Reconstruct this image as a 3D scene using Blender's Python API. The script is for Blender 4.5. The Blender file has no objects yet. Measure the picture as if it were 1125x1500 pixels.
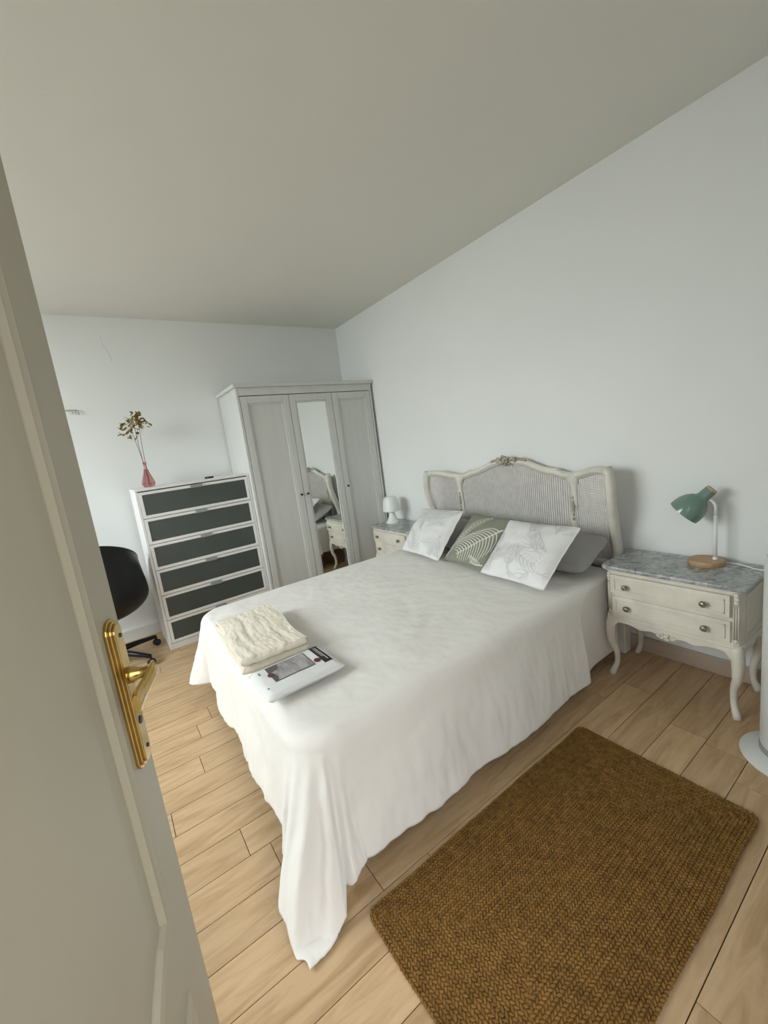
import bpy, math, random
from mathutils import Vector, Matrix, noise
random.seed(7)
SC = bpy.context.scene
COL = SC.collection
PI = math.pi

# ------------------------------------------------------------------ camera
def make_camera():
    cd = bpy.data.cameras.new('camera'); co = bpy.data.objects.new('camera', cd); COL.objects.link(co)
    fw = Vector((-0.8191015, 0.5489380, -0.1665524)); r = Vector((0.5699586, 0.8116543, -0.1279238)); u = Vector((-0.0649607, 0.1997106, 0.9776992))
    m = Matrix((r, u, -fw)).transposed().to_4x4(); m.translation = Vector((3.8992, -2.2819, 1.3190)); co.matrix_world = m
    cd.sensor_fit = 'VERTICAL'; cd.sensor_height = 36.0; cd.lens = 36.0 * 603.2 / 1500.0; cd.clip_start = 0.02
    SC.camera = co
make_camera()

# ------------------------------------------------------------------ world, light, exposure
WORLD_STRENGTH = 3.7
WINDOW_POWER = 98.0
w = bpy.data.worlds.new('World'); SC.world = w; w.use_nodes = True
bg = w.node_tree.nodes['Background']; bg.inputs[1].default_value = WORLD_STRENGTH
def sky_and_ground():
    # pale overcast sky above the horizon, darker ground below
    nt = w.node_tree; tc = nt.nodes.new('ShaderNodeTexCoord'); sp = nt.nodes.new('ShaderNodeSeparateXYZ'); cr = nt.nodes.new('ShaderNodeValToRGB')
    mr = nt.nodes.new('ShaderNodeMapRange'); mr.inputs['From Min'].default_value = -1.0
    nt.links.new(tc.outputs['Generated'], sp.inputs[0]); nt.links.new(sp.outputs['Z'], mr.inputs['Value']); nt.links.new(mr.outputs[0], cr.inputs['Fac'])
    e = cr.color_ramp.elements; e[0].position = 0.44; e[0].color = (0.20, 0.19, 0.17, 1); e[1].position = 0.56; e[1].color = (0.95, 0.97, 1.0, 1)
    nt.links.new(cr.outputs[0], bg.inputs[0])
sky_and_ground()
WX0, WX1, WZ0, WZ1, WY = 0.45, 2.60, 0.90, 2.40, -3.90      # wide window in the wall opposite the bed
ld = bpy.data.lights.new('window_daylight', 'AREA'); ld.shape = 'RECTANGLE'; ld.size = WX1 - WX0; ld.size_y = WZ1 - WZ0
ld.energy = WINDOW_POWER; ld.color = (0.92, 0.985, 1.0)
lo = bpy.data.objects.new('window_daylight', ld); COL.objects.link(lo)
lo.location = ((WX0 + WX1) / 2, WY - 0.62, (WZ0 + WZ1) / 2 + 0.28); lo.rotation_euler = (math.radians(40), 0, 0); ld.spread = math.radians(160)
SC.view_settings.view_transform = 'Standard'; SC.view_settings.look = 'None'
SC.view_settings.exposure = 0.0; SC.view_settings.gamma = 1.0; SC.view_settings.use_curve_mapping = False

# ------------------------------------------------------------------ materials
def mat(name, col, rough=0.5, metal=0.0, var=0.0, vscale=8.0, bump=0.0, bscale=60.0, spec=0.5, coords='Object', stretch=(1, 1, 1), sheen=0.0, trans=0.0, detail=3.0, col2=None):
    m = bpy.data.materials.new(name); m.use_nodes = True
    nt = m.node_tree; b = nt.nodes['Principled BSDF']
    b.inputs['Base Color'].default_value = (*col, 1); b.inputs['Roughness'].default_value = rough; b.inputs['Metallic'].default_value = metal
    b.inputs['Specular IOR Level'].default_value = spec
    if sheen: b.inputs['Sheen Weight'].default_value = sheen
    if trans: b.inputs['Transmission Weight'].default_value = trans
    if var or bump:
        tc = nt.nodes.new('ShaderNodeTexCoord'); mp = nt.nodes.new('ShaderNodeMapping'); mp.inputs['Scale'].default_value = stretch
        nt.links.new(tc.outputs[coords], mp.inputs['Vector'])
    if var:
        n = nt.nodes.new('ShaderNodeTexNoise'); n.inputs['Scale'].default_value = vscale; n.inputs['Detail'].default_value = detail
        nt.links.new(mp.outputs[0], n.inputs['Vector'])
        cr = nt.nodes.new('ShaderNodeValToRGB'); e = cr.color_ramp.elements
        c2 = col2 if col2 else tuple(max(0, c * (1 - var)) for c in col)
        e[0].position = 0.35; e[0].color = (*c2, 1); e[1].position = 0.62; e[1].color = (*col, 1)
        nt.links.new(n.outputs['Fac'], cr.inputs['Fac']); nt.links.new(cr.outputs[0], b.inputs['Base Color'])
    if bump:
        n2 = nt.nodes.new('ShaderNodeTexNoise'); n2.inputs['Scale'].default_value = bscale; n2.inputs['Detail'].default_value = 4
        nt.links.new(mp.outputs[0], n2.inputs['Vector'])
        bp = nt.nodes.new('ShaderNodeBump'); bp.inputs['Strength'].default_value = bump; bp.inputs['Distance'].default_value = 0.004
        nt.links.new(n2.outputs['Fac'], bp.inputs['Height']); nt.links.new(bp.outputs[0], b.inputs['Normal'])
    return m
M = {}
M['wall'] = mat('white_plaster', (0.80, 0.815, 0.795), 0.9, bump=0.10, bscale=70, var=0.03, vscale=1.2, spec=0.2)
M['ceil'] = mat('ceiling_plaster', (0.80, 0.79, 0.73), 0.95, bump=0.08, bscale=90, var=0.02, vscale=1.0, spec=0.15)
M['doorpaint'] = mat('door_paint', (0.38, 0.345, 0.255), 0.45, bump=0.03, bscale=200, var=0.03, vscale=3)
M['trimwhite'] = mat('trim_paint', (0.74, 0.73, 0.70), 0.5, var=0.05, vscale=6)
M['trimwood'] = mat('skirting_wood', (0.50, 0.40, 0.32), 0.5, var=0.12, vscale=5, stretch=(1, 8, 8))
M['seam'] = mat('floor_seam', (0.10, 0.06, 0.035), 0.9, var=0.1)
M['brass'] = mat('polished_brass', (0.62, 0.42, 0.14), 0.2, metal=1.0, var=0.15, vscale=30)
M['darkmetal'] = mat('dark_metal', (0.03, 0.03, 0.03), 0.4, metal=0.7, var=0.1)
M['wardrobe'] = mat('wardrobe_white', (0.62, 0.63, 0.60), 0.55, var=0.04, vscale=4, bump=0.06, bscale=40, stretch=(6, 6, 0.6))
M['mirror'] = mat('mirror_silver', (0.86, 0.88, 0.86), 0.015, metal=1.0, var=0.005)
M['dresser'] = mat('dresser_white', (0.80, 0.79, 0.775), 0.4, var=0.03, vscale=4)
M['frosted'] = mat('smoked_frosted_glass', (0.066, 0.078, 0.071), 0.36, var=0.15, vscale=2.5, spec=0.55)
M['greyplastic'] = mat('grey_plastic', (0.30, 0.31, 0.30), 0.4, var=0.06)
M['black'] = mat('black_plastic', (0.008, 0.009, 0.010), 0.38, var=0.1, spec=0.35)
M['blackmat'] = mat('black_rubber', (0.012, 0.012, 0.012), 0.7, var=0.1)
M['steel'] = mat('brushed_steel', (0.55, 0.55, 0.55), 0.3, metal=1.0, var=0.08)
M['cream'] = mat('antique_cream_paint', (0.73, 0.69, 0.595), 0.5, var=0.14, vscale=9, bump=0.10, bscale=50, detail=6)
M['headboard'] = mat('headboard_cream_paint', (0.71, 0.685, 0.605), 0.5, var=0.15, vscale=10, bump=0.08, bscale=50, detail=6)
M['gilt'] = mat('worn_carving_paint', (0.46, 0.42, 0.33), 0.55, var=0.4, vscale=40, detail=6)
M['cane'] = mat('pale_cane', (0.70, 0.67, 0.63), 0.6, var=0.12, vscale=30)
M['knob'] = mat('aged_bronze', (0.14, 0.12, 0.09), 0.4, metal=0.8, var=0.5, vscale=150, col2=(0.45, 0.42, 0.34))
M['duvet'] = mat('white_cotton', (0.785, 0.762, 0.715), 0.9, bump=0.35, bscale=22, var=0.02, vscale=4, sheen=0.15, spec=0.15)
M['mattress'] = mat('mattress_fabric', (0.72, 0.71, 0.68), 0.9, bump=0.1, var=0.03)
M['bedbase'] = mat('bed_base_wood', (0.20, 0.15, 0.10), 0.7, var=0.2, vscale=6)
M['pillow'] = mat('grey_pillow_cotton', (0.36, 0.355, 0.34), 0.9, bump=0.25, bscale=18, var=0.05, sheen=0.1, spec=0.1)
M['cushwhite'] = mat('white_cushion_cotton', (0.75, 0.745, 0.73), 0.9, bump=0.15, bscale=60, var=0.02, spec=0.1)
M['cushprint'] = mat('pale_print', (0.655, 0.655, 0.645), 0.9, var=0.05, spec=0.1)
M['cushpaint'] = mat('raised_white_print', (0.86, 0.85, 0.82), 0.85, var=0.03, spec=0.1)
M['sage'] = mat('sage_cotton', (0.255, 0.265, 0.20), 0.9, bump=0.15, bscale=80, var=0.06, vscale=20, spec=0.1)
M['leafprint'] = mat('cream_leaf_print', (0.74, 0.73, 0.66), 0.85, var=0.05, spec=0.1)
M['blanket'] = mat('cream_gauze', (0.76, 0.695, 0.575), 0.95, bump=0.5, bscale=30, var=0.06, vscale=25, stretch=(0.35, 2.0, 1), sheen=0.2, spec=0.1)
M['pack'] = mat('plastic_wrapped_white', (0.74, 0.74, 0.73), 0.16, bump=0.2, bscale=14, var=0.03)
M['packblack'] = mat('print_black', (0.012, 0.010, 0.012), 0.3, var=0.1)
M['packred'] = mat('print_dark_red', (0.12, 0.018, 0.016), 0.3, var=0.1)
M['packgrey'] = mat('print_photo', (0.40, 0.38, 0.39), 0.25, var=0.6, vscale=14, stretch=(1, 3, 1), col2=(0.24, 0.225, 0.235))
M['packdark'] = mat('print_photo_dark', (0.10, 0.10, 0.095), 0.3, var=0.2)
M['lampgreen'] = mat('glossy_green_enamel', (0.155, 0.245, 0.20), 0.14, var=0.03, spec=0.6)
M['beech'] = mat('beech_wood', (0.50, 0.32, 0.17), 0.45, var=0.25, vscale=10, stretch=(1, 6, 1), detail=5)
M['lampwhite'] = mat('white_enamel', (0.78, 0.78, 0.76), 0.3, var=0.02)
M['lampshade'] = mat('white_lamp_plastic', (0.76, 0.80, 0.78), 0.35, var=0.02)
M['fan'] = mat('white_appliance_plastic', (0.68, 0.69, 0.66), 0.35, var=0.03)
M['stem'] = mat('brown_stem', (0.13, 0.08, 0.05), 0.7, var=0.2)
M['leaf'] = mat('mustard_leaf', (0.30, 0.21, 0.04), 0.6, var=0.5, vscale=40)
M['jute'] = mat('braided_jute', (0.245, 0.130, 0.038), 0.95, var=0.35, vscale=55, bump=0.5, bscale=220, spec=0.1, detail=6)
M['hookmetal'] = mat('grey_hook_metal', (0.42, 0.42, 0.41), 0.4, metal=0.3, var=0.05)
M['winframe'] = mat('window_frame_paint', (0.8, 0.8, 0.8), 0.4, var=0.02)

def special_mats():
    # marble
    m = mat('grey_marble', (0.42, 0.43, 0.42), 0.22); nt = m.node_tree; b = nt.nodes['Principled BSDF']
    tc = nt.nodes.new('ShaderNodeTexCoord'); n = nt.nodes.new('ShaderNodeTexNoise'); n.inputs['Scale'].default_value = 20; n.inputs['Detail'].default_value = 9
    n.inputs['Roughness'].default_value = 0.68; n.inputs['Distortion'].default_value = 1.4
    nt.links.new(tc.outputs['Object'], n.inputs['Vector']); cr = nt.nodes.new('ShaderNodeValToRGB'); e = cr.color_ramp.elements
    e[0].position = 0.33; e[0].color = (0.12, 0.125, 0.125, 1); e[1].position = 0.72; e[1].color = (0.60, 0.61, 0.60, 1)
    x = e.new(0.5); x.color = (0.33, 0.34, 0.335, 1)
    nt.links.new(n.outputs['Fac'], cr.inputs['Fac']); nt.links.new(cr.outputs[0], b.inputs['Base Color']); M['marble'] = m
    # floor plank
    m = mat('light_oak_plank', (0.6, 0.42, 0.27), 0.42); nt = m.node_tree; b = nt.nodes['Principled BSDF']
    g = nt.nodes.new('ShaderNodeNewGeometry'); oi = nt.nodes.new('ShaderNodeObjectInfo')
    mul = nt.nodes.new('ShaderNodeMath'); mul.operation = 'MULTIPLY'; mul.inputs[1].default_value = 37.0; nt.links.new(oi.outputs['Random'], mul.inputs[0])
    add = nt.nodes.new('ShaderNodeVectorMath'); add.operation = 'ADD'; nt.links.new(g.outputs['Position'], add.inputs[0]); nt.links.new(mul.outputs[0], add.inputs[1])
    mp = nt.nodes.new('ShaderNodeMapping'); mp.inputs['Scale'].default_value = (9.0, 1.1, 1.0); nt.links.new(add.outputs[0], mp.inputs['Vector'])
    n = nt.nodes.new('ShaderNodeTexNoise'); n.inputs['Scale'].default_value = 3.2; n.inputs['Detail'].default_value = 7; n.inputs['Roughness'].default_value = 0.6; n.inputs['Distortion'].default_value = 0.8
    nt.links.new(mp.outputs[0], n.inputs['Vector'])
    cr = nt.nodes.new('ShaderNodeValToRGB'); e = cr.color_ramp.elements
    e[0].position = 0.27; e[0].color = (0.39, 0.245, 0.122, 1); e[1].position = 0.60; e[1].color = (0.575, 0.40, 0.232, 1)
    nt.links.new(n.outputs['Fac'], cr.inputs['Fac'])
    hv = nt.nodes.new('ShaderNodeHueSaturation'); mr = nt.nodes.new('ShaderNodeMapRange'); mr.inputs['To Min'].default_value = 0.93; mr.inputs['To Max'].default_value = 1.07
    nt.links.new(oi.outputs['Random'], mr.inputs['Value']); nt.links.new(mr.outputs[0], hv.inputs['Value']); nt.links.new(cr.outputs[0], hv.inputs['Color'])
    nt.links.new(hv.outputs[0], b.inputs['Base Color']); M['plank'] = m
    # thin clear glass and pink glass (transparent mix so daylight passes)
    for nm, key, col, gl in (('window_glass', 'glass', (0.97, 0.98, 0.98), 0.06), ('pink_glass', 'pinkglass', (0.94, 0.76, 0.76), 0.10)):
        m = bpy.data.materials.new(nm); m.use_nodes = True; nt = m.node_tree; nt.nodes.clear()
        o = nt.nodes.new('ShaderNodeOutputMaterial'); t = nt.nodes.new('ShaderNodeBsdfTransparent'); t.inputs[0].default_value = (*col, 1)
        gs = nt.nodes.new('ShaderNodeBsdfGlossy'); gs.inputs['Roughness'].default_value = 0.05; mx = nt.nodes.new('ShaderNodeMixShader'); mx.inputs[0].default_value = gl
        nt.links.new(t.outputs[0], mx.inputs[1]); nt.links.new(gs.outputs[0], mx.inputs[2]); nt.links.new(mx.outputs[0], o.inputs[0]); M[key] = m
special_mats()

# ------------------------------------------------------------------ mesh helpers
class MB:
    def __init__(s): s.v = []; s.f = []
    def add(s, vs, fs):
        o = len(s.v); s.v += [tuple(p) for p in vs]; s.f += [tuple(i + o for i in f) for f in fs]; return s
    def box(s, x0, x1, y0, y1, z0, z1):
        return s.add([(x0, y0, z0), (x1, y0, z0), (x1, y1, z0), (x0, y1, z0), (x0, y0, z1), (x1, y0, z1), (x1, y1, z1), (x0, y1, z1)],
                     [(0, 3, 2, 1), (4, 5, 6, 7), (0, 1, 5, 4), (1, 2, 6, 5), (2, 3, 7, 6), (3, 0, 4, 7)])
    def lathe(s, prof, c=(0, 0, 0), n=24, axis=Vector((0, 0, 1)), phase=0.0):
        """prof: list of (radius, height); caps closed at both ends"""
        ax = Vector(axis).normalized(); t = Vector((1, 0, 0)) if abs(ax.x) < 0.9 else Vector((0, 1, 0))
        a = (t - ax * t.dot(ax)).normalized(); b = ax.cross(a); C = Vector(c); vs = []; fs = []
        for r, h in prof:
            for k in range(n):
                th = 2 * PI * k / n + phase; vs.append(C + ax * h + (a * math.cos(th) + b * math.sin(th)) * r)
        for i in range(len(prof) - 1):
            for k in range(n):
                fs.append((i * n + k, i * n + (k + 1) % n, (i + 1) * n + (k + 1) % n, (i + 1) * n + k))
        fs.append(tuple(reversed(range(n)))); L = (len(prof) - 1) * n; fs.append(tuple(range(L, L + n)))
        return s.add(vs, fs)
    def tube(s, pts, rad, n=8, flat=1.0, up=None, caps=True):
        """sweep an ellipse; rad number or list; flat scales the second axis"""
        pts = [Vector(p) for p in pts]; N = len(pts); R = rad if isinstance(rad, (list, tuple)) else [rad] * N; vs = []; fs = []; prev = None
        for i, p in enumerate(pts):
            d = (pts[min(i + 1, N - 1)] - pts[max(i - 1, 0)]).normalized()
            if up is not None: a = Vector(up) - d * Vector(up).dot(d)
            elif prev is None:
                t = Vector((0, 0, 1)) if abs(d.z) < 0.9 else Vector((1, 0, 0)); a = t - d * t.dot(d)
            else: a = prev - d * prev.dot(d)
            a.normalize(); prev = a; b = d.cross(a)
            for k in range(n):
                th = 2 * PI * (k + 0.5) / n; vs.append(p + a * (math.cos(th) * R[i]) + b * (math.sin(th) * R[i] * flat))
        for i in range(N - 1):
            for k in range(n): fs.append((i * n + k, i * n + (k + 1) % n, (i + 1) * n + (k + 1) % n, (i + 1) * n + k))
        if caps: fs.append(tuple(reversed(range(n)))); fs.append(tuple(range((N - 1) * n, N * n)))
        return s.add(vs, fs)
    def prism(s, poly, a, b, fn):
        """poly of 2D points, extruded between parameters a and b; fn(p, q, t) -> 3D"""
        n = len(poly); vs = [fn(p, q, a) for p, q in poly] + [fn(p, q, b) for p, q in poly]
        fs = [tuple(reversed(range(n))), tuple(range(n, 2 * n))] + [(i, (i + 1) % n, n + (i + 1) % n, n + i) for i in range(n)]
        return s.add(vs, fs)
    def ball(s, c, r, n=8, m=6, rot=None):
        C = Vector(c); rx, ry, rz = r if isinstance(r, (list, tuple)) else (r, r, r); vs = []; fs = []
        for i in range(1, m):
            ph = PI * i / m
            for k in range(n):
                th = 2 * PI * k / n; p = Vector((rx * math.sin(ph) * math.cos(th), ry * math.sin(ph) * math.sin(th), rz * math.cos(ph)))
                vs.append(C + (rot @ p if rot else p))
        t = Vector((0, 0, rz)); vs += [C + (rot @ t if rot else t), C - (rot @ t if rot else t)]; T = len(vs) - 2
        for i in range(m - 2):
            for k in range(n): fs.append((i * n + k, (i + 1) * n + k, (i + 1) * n + (k + 1) % n, i * n + (k + 1) % n))
        for k in range(n): fs.append((T, k, (k + 1) % n)); fs.append((T + 1, (m - 2) * n + (k + 1) % n, (m - 2) * n + k))
        return s.add(vs, fs)
    def grid(s, nu, nv, fn):
        vs = [fn(i / nu, j / nv) for j in range(nv + 1) for i in range(nu + 1)]; W = nu + 1
        return s.add(vs, [(j * W + i, j * W + i + 1, (j + 1) * W + i + 1, (j + 1) * W + i) for j in range(nv) for i in range(nu)])
    def build(s, name, material, parent=None, smooth=False, bevel=0.0, seg=2, angle=None):
        me = bpy.data.meshes.new(name); me.from_pydata(s.v, [], s.f); me.update()
        me.materials.append(M[material] if isinstance(material, str) else material)
        o = bpy.data.objects.new(name, me); COL.objects.link(o)
        if parent: o.parent = parent
        if smooth: me.polygons.foreach_set('use_smooth', [True] * len(me.polygons))
        if smooth and angle:
            me.set_sharp_from_angle(angle=math.radians(angle))
        if bevel:
            b = o.modifiers.new('bevel', 'BEVEL'); b.width = bevel; b.segments = seg; b.limit_method = 'ANGLE'; b.angle_limit = math.radians(40)
        return o
def box(name, material, dims, parent=None, bevel=0.002): return MB().box(*dims).build(name, material, parent, bevel=bevel)
def empty(name, loc=(0, 0, 0), rz=0.0):
    o = bpy.data.objects.new(name, None); COL.objects.link(o); o.location = loc; o.rotation_euler = (0, 0, rz); o.empty_display_size = 0.1; return o
def tag(o, label, cat, group=None, kind=None):
    o['label'] = label; o['category'] = cat
    if group: o['group'] = group
    if kind: o['kind'] = kind
    return o
def struct(o, label, cat): return tag(o, label, cat, kind='structure')
def copy_tree(o, parent=None):
    c = o.copy(); COL.objects.link(c); c.parent = parent
    for ch in list(o.children): copy_tree(ch, c)
    return c
def sstep(a, b, x):
    t = max(0.0, min(1.0, (x - a) / (b - a))); return t * t * (3 - 2 * t)
def lerp_list(tab, x):
    if x <= tab[0][0]: return tab[0][1]
    for (a, p), (b, q) in zip(tab, tab[1:]):
        if x <= b: return p + (q - p) * (x - a) / (b - a)
    return tab[-1][1]
def smooth_tab(tab, x, w=0.025): return sum(lerp_list(tab, x + k * w / 3) for k in range(-3, 4)) / 7.0
def nz(x, y, z, s=1.0): return noise.noise(Vector((x * s, y * s, z * s)))

# ------------------------------------------------------------------ the room
XW, YR, XD, H = 0.04, 0.0, 4.02, 2.513        # back wall, headboard wall, door wall, ceiling height
T = 0.12
HINGE = Vector((3.897, -2.531, 0)); FREE = Vector((3.131, -2.2995, 0))
OY0, OY1, OZ = -2.545, -1.715, 2.06           # door opening
def walls():
    struct(MB().box(XW - T, XD + T, WY - T, YR + T, -0.14, -0.012).build('floor', 'seam'), 'light wood plank floor of the bedroom', 'floor')
    struct(box('ceiling', 'ceil', (XW - T, XD + T, WY - T, YR + T, H, H + 0.1), bevel=0), 'plain white plaster ceiling above the bed', 'ceiling')
    struct(box('wall_back', 'wall', (XW - T, XW, WY - T, YR + T, -0.012, H), bevel=0), 'white plaster wall behind the wardrobe and chest of drawers', 'wall')
    struct(box('wall_right', 'wall', (XW, XD, YR, YR + T, -0.012, H), bevel=0), 'white plaster wall behind the headboard', 'wall')
    m = MB(); m.box(XD, XD + T, WY - T, OY0, -0.012, H); m.box(XD, XD + T, OY1, YR + T, -0.012, H); m.box(XD, XD + T, OY0, OY1, OZ, H)
    struct(m.build('wall_front', 'wall'), 'white plaster wall with the doorway', 'wall')
    m = MB(); m.box(XW, WX0, WY - T, WY, -0.012, H); m.box(WX1, XD, WY - T, WY, -0.012, H); m.box(WX0, WX1, WY - T, WY, WZ1, H); m.box(WX0, WX1, WY - T, WY, -0.012, WZ0)
    struct(m.build('wall_left', 'wall'), 'white plaster wall with the wide window opposite the headboard', 'wall')
    struct(box('baseboard_right', 'trimwood', (XW + 0.014, XD, YR - 0.014, YR, 0, 0.085), bevel=0.004), 'low wood-toned skirting board along the headboard wall', 'baseboard')
    m = MB(); m.prism([(0, 0), (0.016, 0), (0.016, 0.085), (0.010, 0.098), (0, 0.10)], WY, YR - 0.015, lambda p, q, t: (XW + p, t, q))
    struct(m.build('baseboard_back', 'trimwhite'), 'white painted skirting board beside the chest of drawers', 'baseboard')
    struct(box('baseboard_left', 'trimwhite', (XW + 0.017, XD - 0.015, WY, WY + 0.014, 0, 0.09), bevel=0.004), 'white skirting board along the window wall', 'baseboard')
    struct(box('baseboard_front', 'trimwhite', (XD - 0.014, XD, OY1 + 0.08, YR - 0.015, 0, 0.09), bevel=0.004), 'white skirting board beside the doorway', 'baseboard')
    m = MB()
    for y0, y1 in ((OY0 - 0.06, OY0), (OY1, OY1 + 0.06)): m.box(XD - 0.012, XD, y0, y1, 0, OZ + 0.06)
    m.box(XD - 0.012, XD, OY0, OY1, OZ, OZ + 0.06)
    struct(m.build('trim_1', 'doorpaint'), 'painted door casing around the doorway', 'trim')
walls()
def planks():
    fl = bpy.data.objects['floor']; P = 0.1305
    ends = {-2: [-1.83], -5: [-2.115], -7: [-2.31], -9: [-2.155], 2: [-0.553], -12: [-2.04]}
    base = MB().box(0, 1, 0, 1, -1, 0); me = None; random.seed(3)
    k0 = int(math.floor((XW - 3.09) / P)); k1 = int(math.ceil((XD - 3.09) / P))
    for k in range(k0, k1 + 1):
        xa, xb = max(3.09 + k * P, XW), min(3.09 + (k + 1) * P, XD)
        if xb - xa < 0.01: continue
        e = ends.get(k, [WY + 0.25 + ((k * 0.437) % 1.0) * 1.25])[0]
        ys = sorted({e + j * 1.29 for j in range(-3, 4)}); ys = [WY] + [y for y in ys if WY + 0.05 < y < YR - 0.05] + [YR]
        for a, b in zip(ys, ys[1:]):
            if me is None: o = base.build('plank', 'plank', fl); me = o.data
            else: o = bpy.data.objects.new('plank', me); COL.objects.link(o); o.parent = fl
            o.location = (xa + 0.0013, a + 0.0012, 0); o.scale = (xb - xa - 0.0026, b - a - 0.0024, 0.012)
planks()
def window():
    t = empty('window_1', ((WX0 + WX1) / 2, WY - 0.06, WZ0)); struct(t, 'wide white framed window letting daylight in opposite the headboard', 'window')
    w2 = (WX1 - WX0) / 2; h = WZ1 - WZ0
    m = MB(); m.box(-w2, -w2 + .05, -.03, .03, 0, h); m.box(w2 - .05, w2, -.03, .03, 0, h); m.box(-w2, w2, -.03, .03, h - .05, h); m.box(-w2, w2, -.03, .03, 0, .05); m.box(-.03, .03, -.03, .03, 0, h)
    m.build('window_frame', 'winframe', t, bevel=0.003)
    for a, b in ((-w2 + .05, -.03), (.03, w2 - .05)): MB().box(a, b, -.003, .003, .05, h - .05).build('pane', 'glass', t)
    MB().box(-w2 - .04, w2 + .04, .062, .16, -.03, -.002).build('window_sill', 'winframe', t, bevel=0.004)
window()

# ------------------------------------------------------------------ door leaf, ajar, close to the camera
def door():
    d = (FREE - HINGE); L = d.length; ang = math.atan2(d.y, d.x)
    t = empty('door_1', HINGE, ang); struct(t, 'pale grey-green painted panelled door standing open at the left', 'door')
    # local: +x towards the free edge, visible face at y = 0 with normal -y ... rotated so that it faces the bed
    MB().box(0.0, L, 0.0, 0.04, 0.008, 2.035).build('door_leaf', 'doorpaint', t, bevel=0.003)
    def moulding(outline, w=0.036, h=0.008):
        n = len(outline); m = MB(); prof = [(-w / 2, 0), (-w / 2, 0.0025), (-w * .25, h), (w * .1, h * .55), (w * .3, h), (w / 2, 0.002), (w / 2, 0)]
        vs = []
        for i, (x, z) in enumerate(outline):
            a = Vector(outline[i - 1]); c = Vector(outline[(i + 1) % n]); p = Vector((x, z))
            d1 = (p - a).normalized(); d2 = (c - p).normalized(); n1 = Vector((-d1.y, d1.x)); n2 = Vector((-d2.y, d2.x)); nn = (n1 + n2); nn /= max(0.4, nn.dot(n1))
            for q, hh in prof: vs.append((x + nn.x * q, -hh, z + nn.y * q))
        K = len(prof); fs = []
        for i in range(n):
            j = (i + 1) % n
            for k in range(K - 1): fs.append((i * K + k, j * K + k, j * K + k + 1, i * K + k + 1))
        m.add(vs, fs); return m.build('panel_moulding', 'doorpaint', t)
    a, b = 0.118, L - 0.118; c = (a + b) / 2; w = (b - a) / 2
    up = [(a, 1.90), (b, 1.90)]; N = 14
    def wave(x): s = abs(x - c) / w; return 0.085 * (1 - math.cos(PI * min(1, (1 - s) / 0.75))) / 2
    up = [(a, 1.92)] + [(a + (b - a) * 0, 0.655 + 0)] + [(a + (b - a) * i / N, 0.655 - wave(a + (b - a) * i / N) * 1.0) for i in range(1, N)] + [(b, 0.655), (b, 1.92)]
    moulding(up)
    lo = [(a, 0.475)] + [(a, 0.16), (b, 0.16), (b, 0.475)] + [(b - (b - a) * i / N, 0.475 - wave(b - (b - a) * i / N) * 0.9 + 0.0) for i in range(1, N)]
    moulding(lo)
    MB().box(0.17, L - 0.17, -0.0035, 0.0, 0.70, 1.88).build('raised_panel', 'doorpaint', t, bevel=0.003)
    # brass back plate with stepped rim
    hx, z0, z1 = L - 0.050, 0.872, 1.114
    pl = empty('handle', (hx, 0, 0)); pl.parent = t
    def plate(hw, z0, z1, ya, yb, name, mt):
        poly = []
        for k in range(9): th = PI * k / 8; poly.append((hw * math.cos(th), z1 - hw * 0.7 + hw * 0.7 * math.sin(th)))
        for k in range(9): th = PI + PI * k / 8; poly.append((hw * math.cos(th), z0 + hw * 0.7 + hw * 0.7 * math.sin(th)))
        MB().prism(poly, ya, yb, lambda p, q, s: (p, s, q)).build(name, mt, pl, bevel=0.0015)
    plate(0.024, z0, z1, 0.0, -0.005, 'back_plate', 'brass'); plate(0.0205, z0 + .004, z1 - .004, -0.004, -0.009, 'back_plate', 'brass'); plate(0.016, z0 + .008, z1 - .008, -0.008, -0.0125, 'back_plate', 'brass')
    for z in (z1 - .028, z0 + .028): MB().lathe([(0.0001, 0), (0.0035, 0), (0.003, 0.0015), (0.0001, 0.002)], (0.004, -0.0125, z), 10, (0, -1, 0)).build('screw', 'darkmetal', pl)
    MB().lathe([(0.0001, 0), (0.006, 0), (0.006, 0.0012), (0.0001, 0.0012)], (0, -0.0125, z0 + 0.075), 12, (0, -1, 0)).build('keyhole', 'darkmetal', pl)
    zc = 1.022
    MB().lathe([(0.0001, 0), (0.0125, 0), (0.0130, 0.006), (0.0095, 0.013), (0.0085, 0.022), (0.0100, 0.034), (0.0001, 0.036)], (0, -0.0115, zc), 20, (0, -1, 0)).build('handle_neck', 'brass', pl, smooth=True, angle=35)
    pts = [(0.013, -0.044, zc + .002), (0.0, -0.047, zc + .003), (-0.016, -0.046, zc + .001), (-0.034, -0.041, zc - .006), (-0.054, -0.037, zc - .010), (-0.072, -0.038, zc - .010), (-0.080, -0.039, zc - .009)]
    MB().tube(pts, [0.007, 0.0125, 0.0130, 0.0125, 0.0145, 0.0155, 0.0125], 14, flat=0.42, up=(0, 0, 1)).build('lever', 'brass', pl, smooth=True, angle=50)
    t.rotation_euler = (0, 0, ang)
    # mirror the leaf so that the face with the handle looks towards the bed (local -y must be the bed side)
door()

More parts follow.
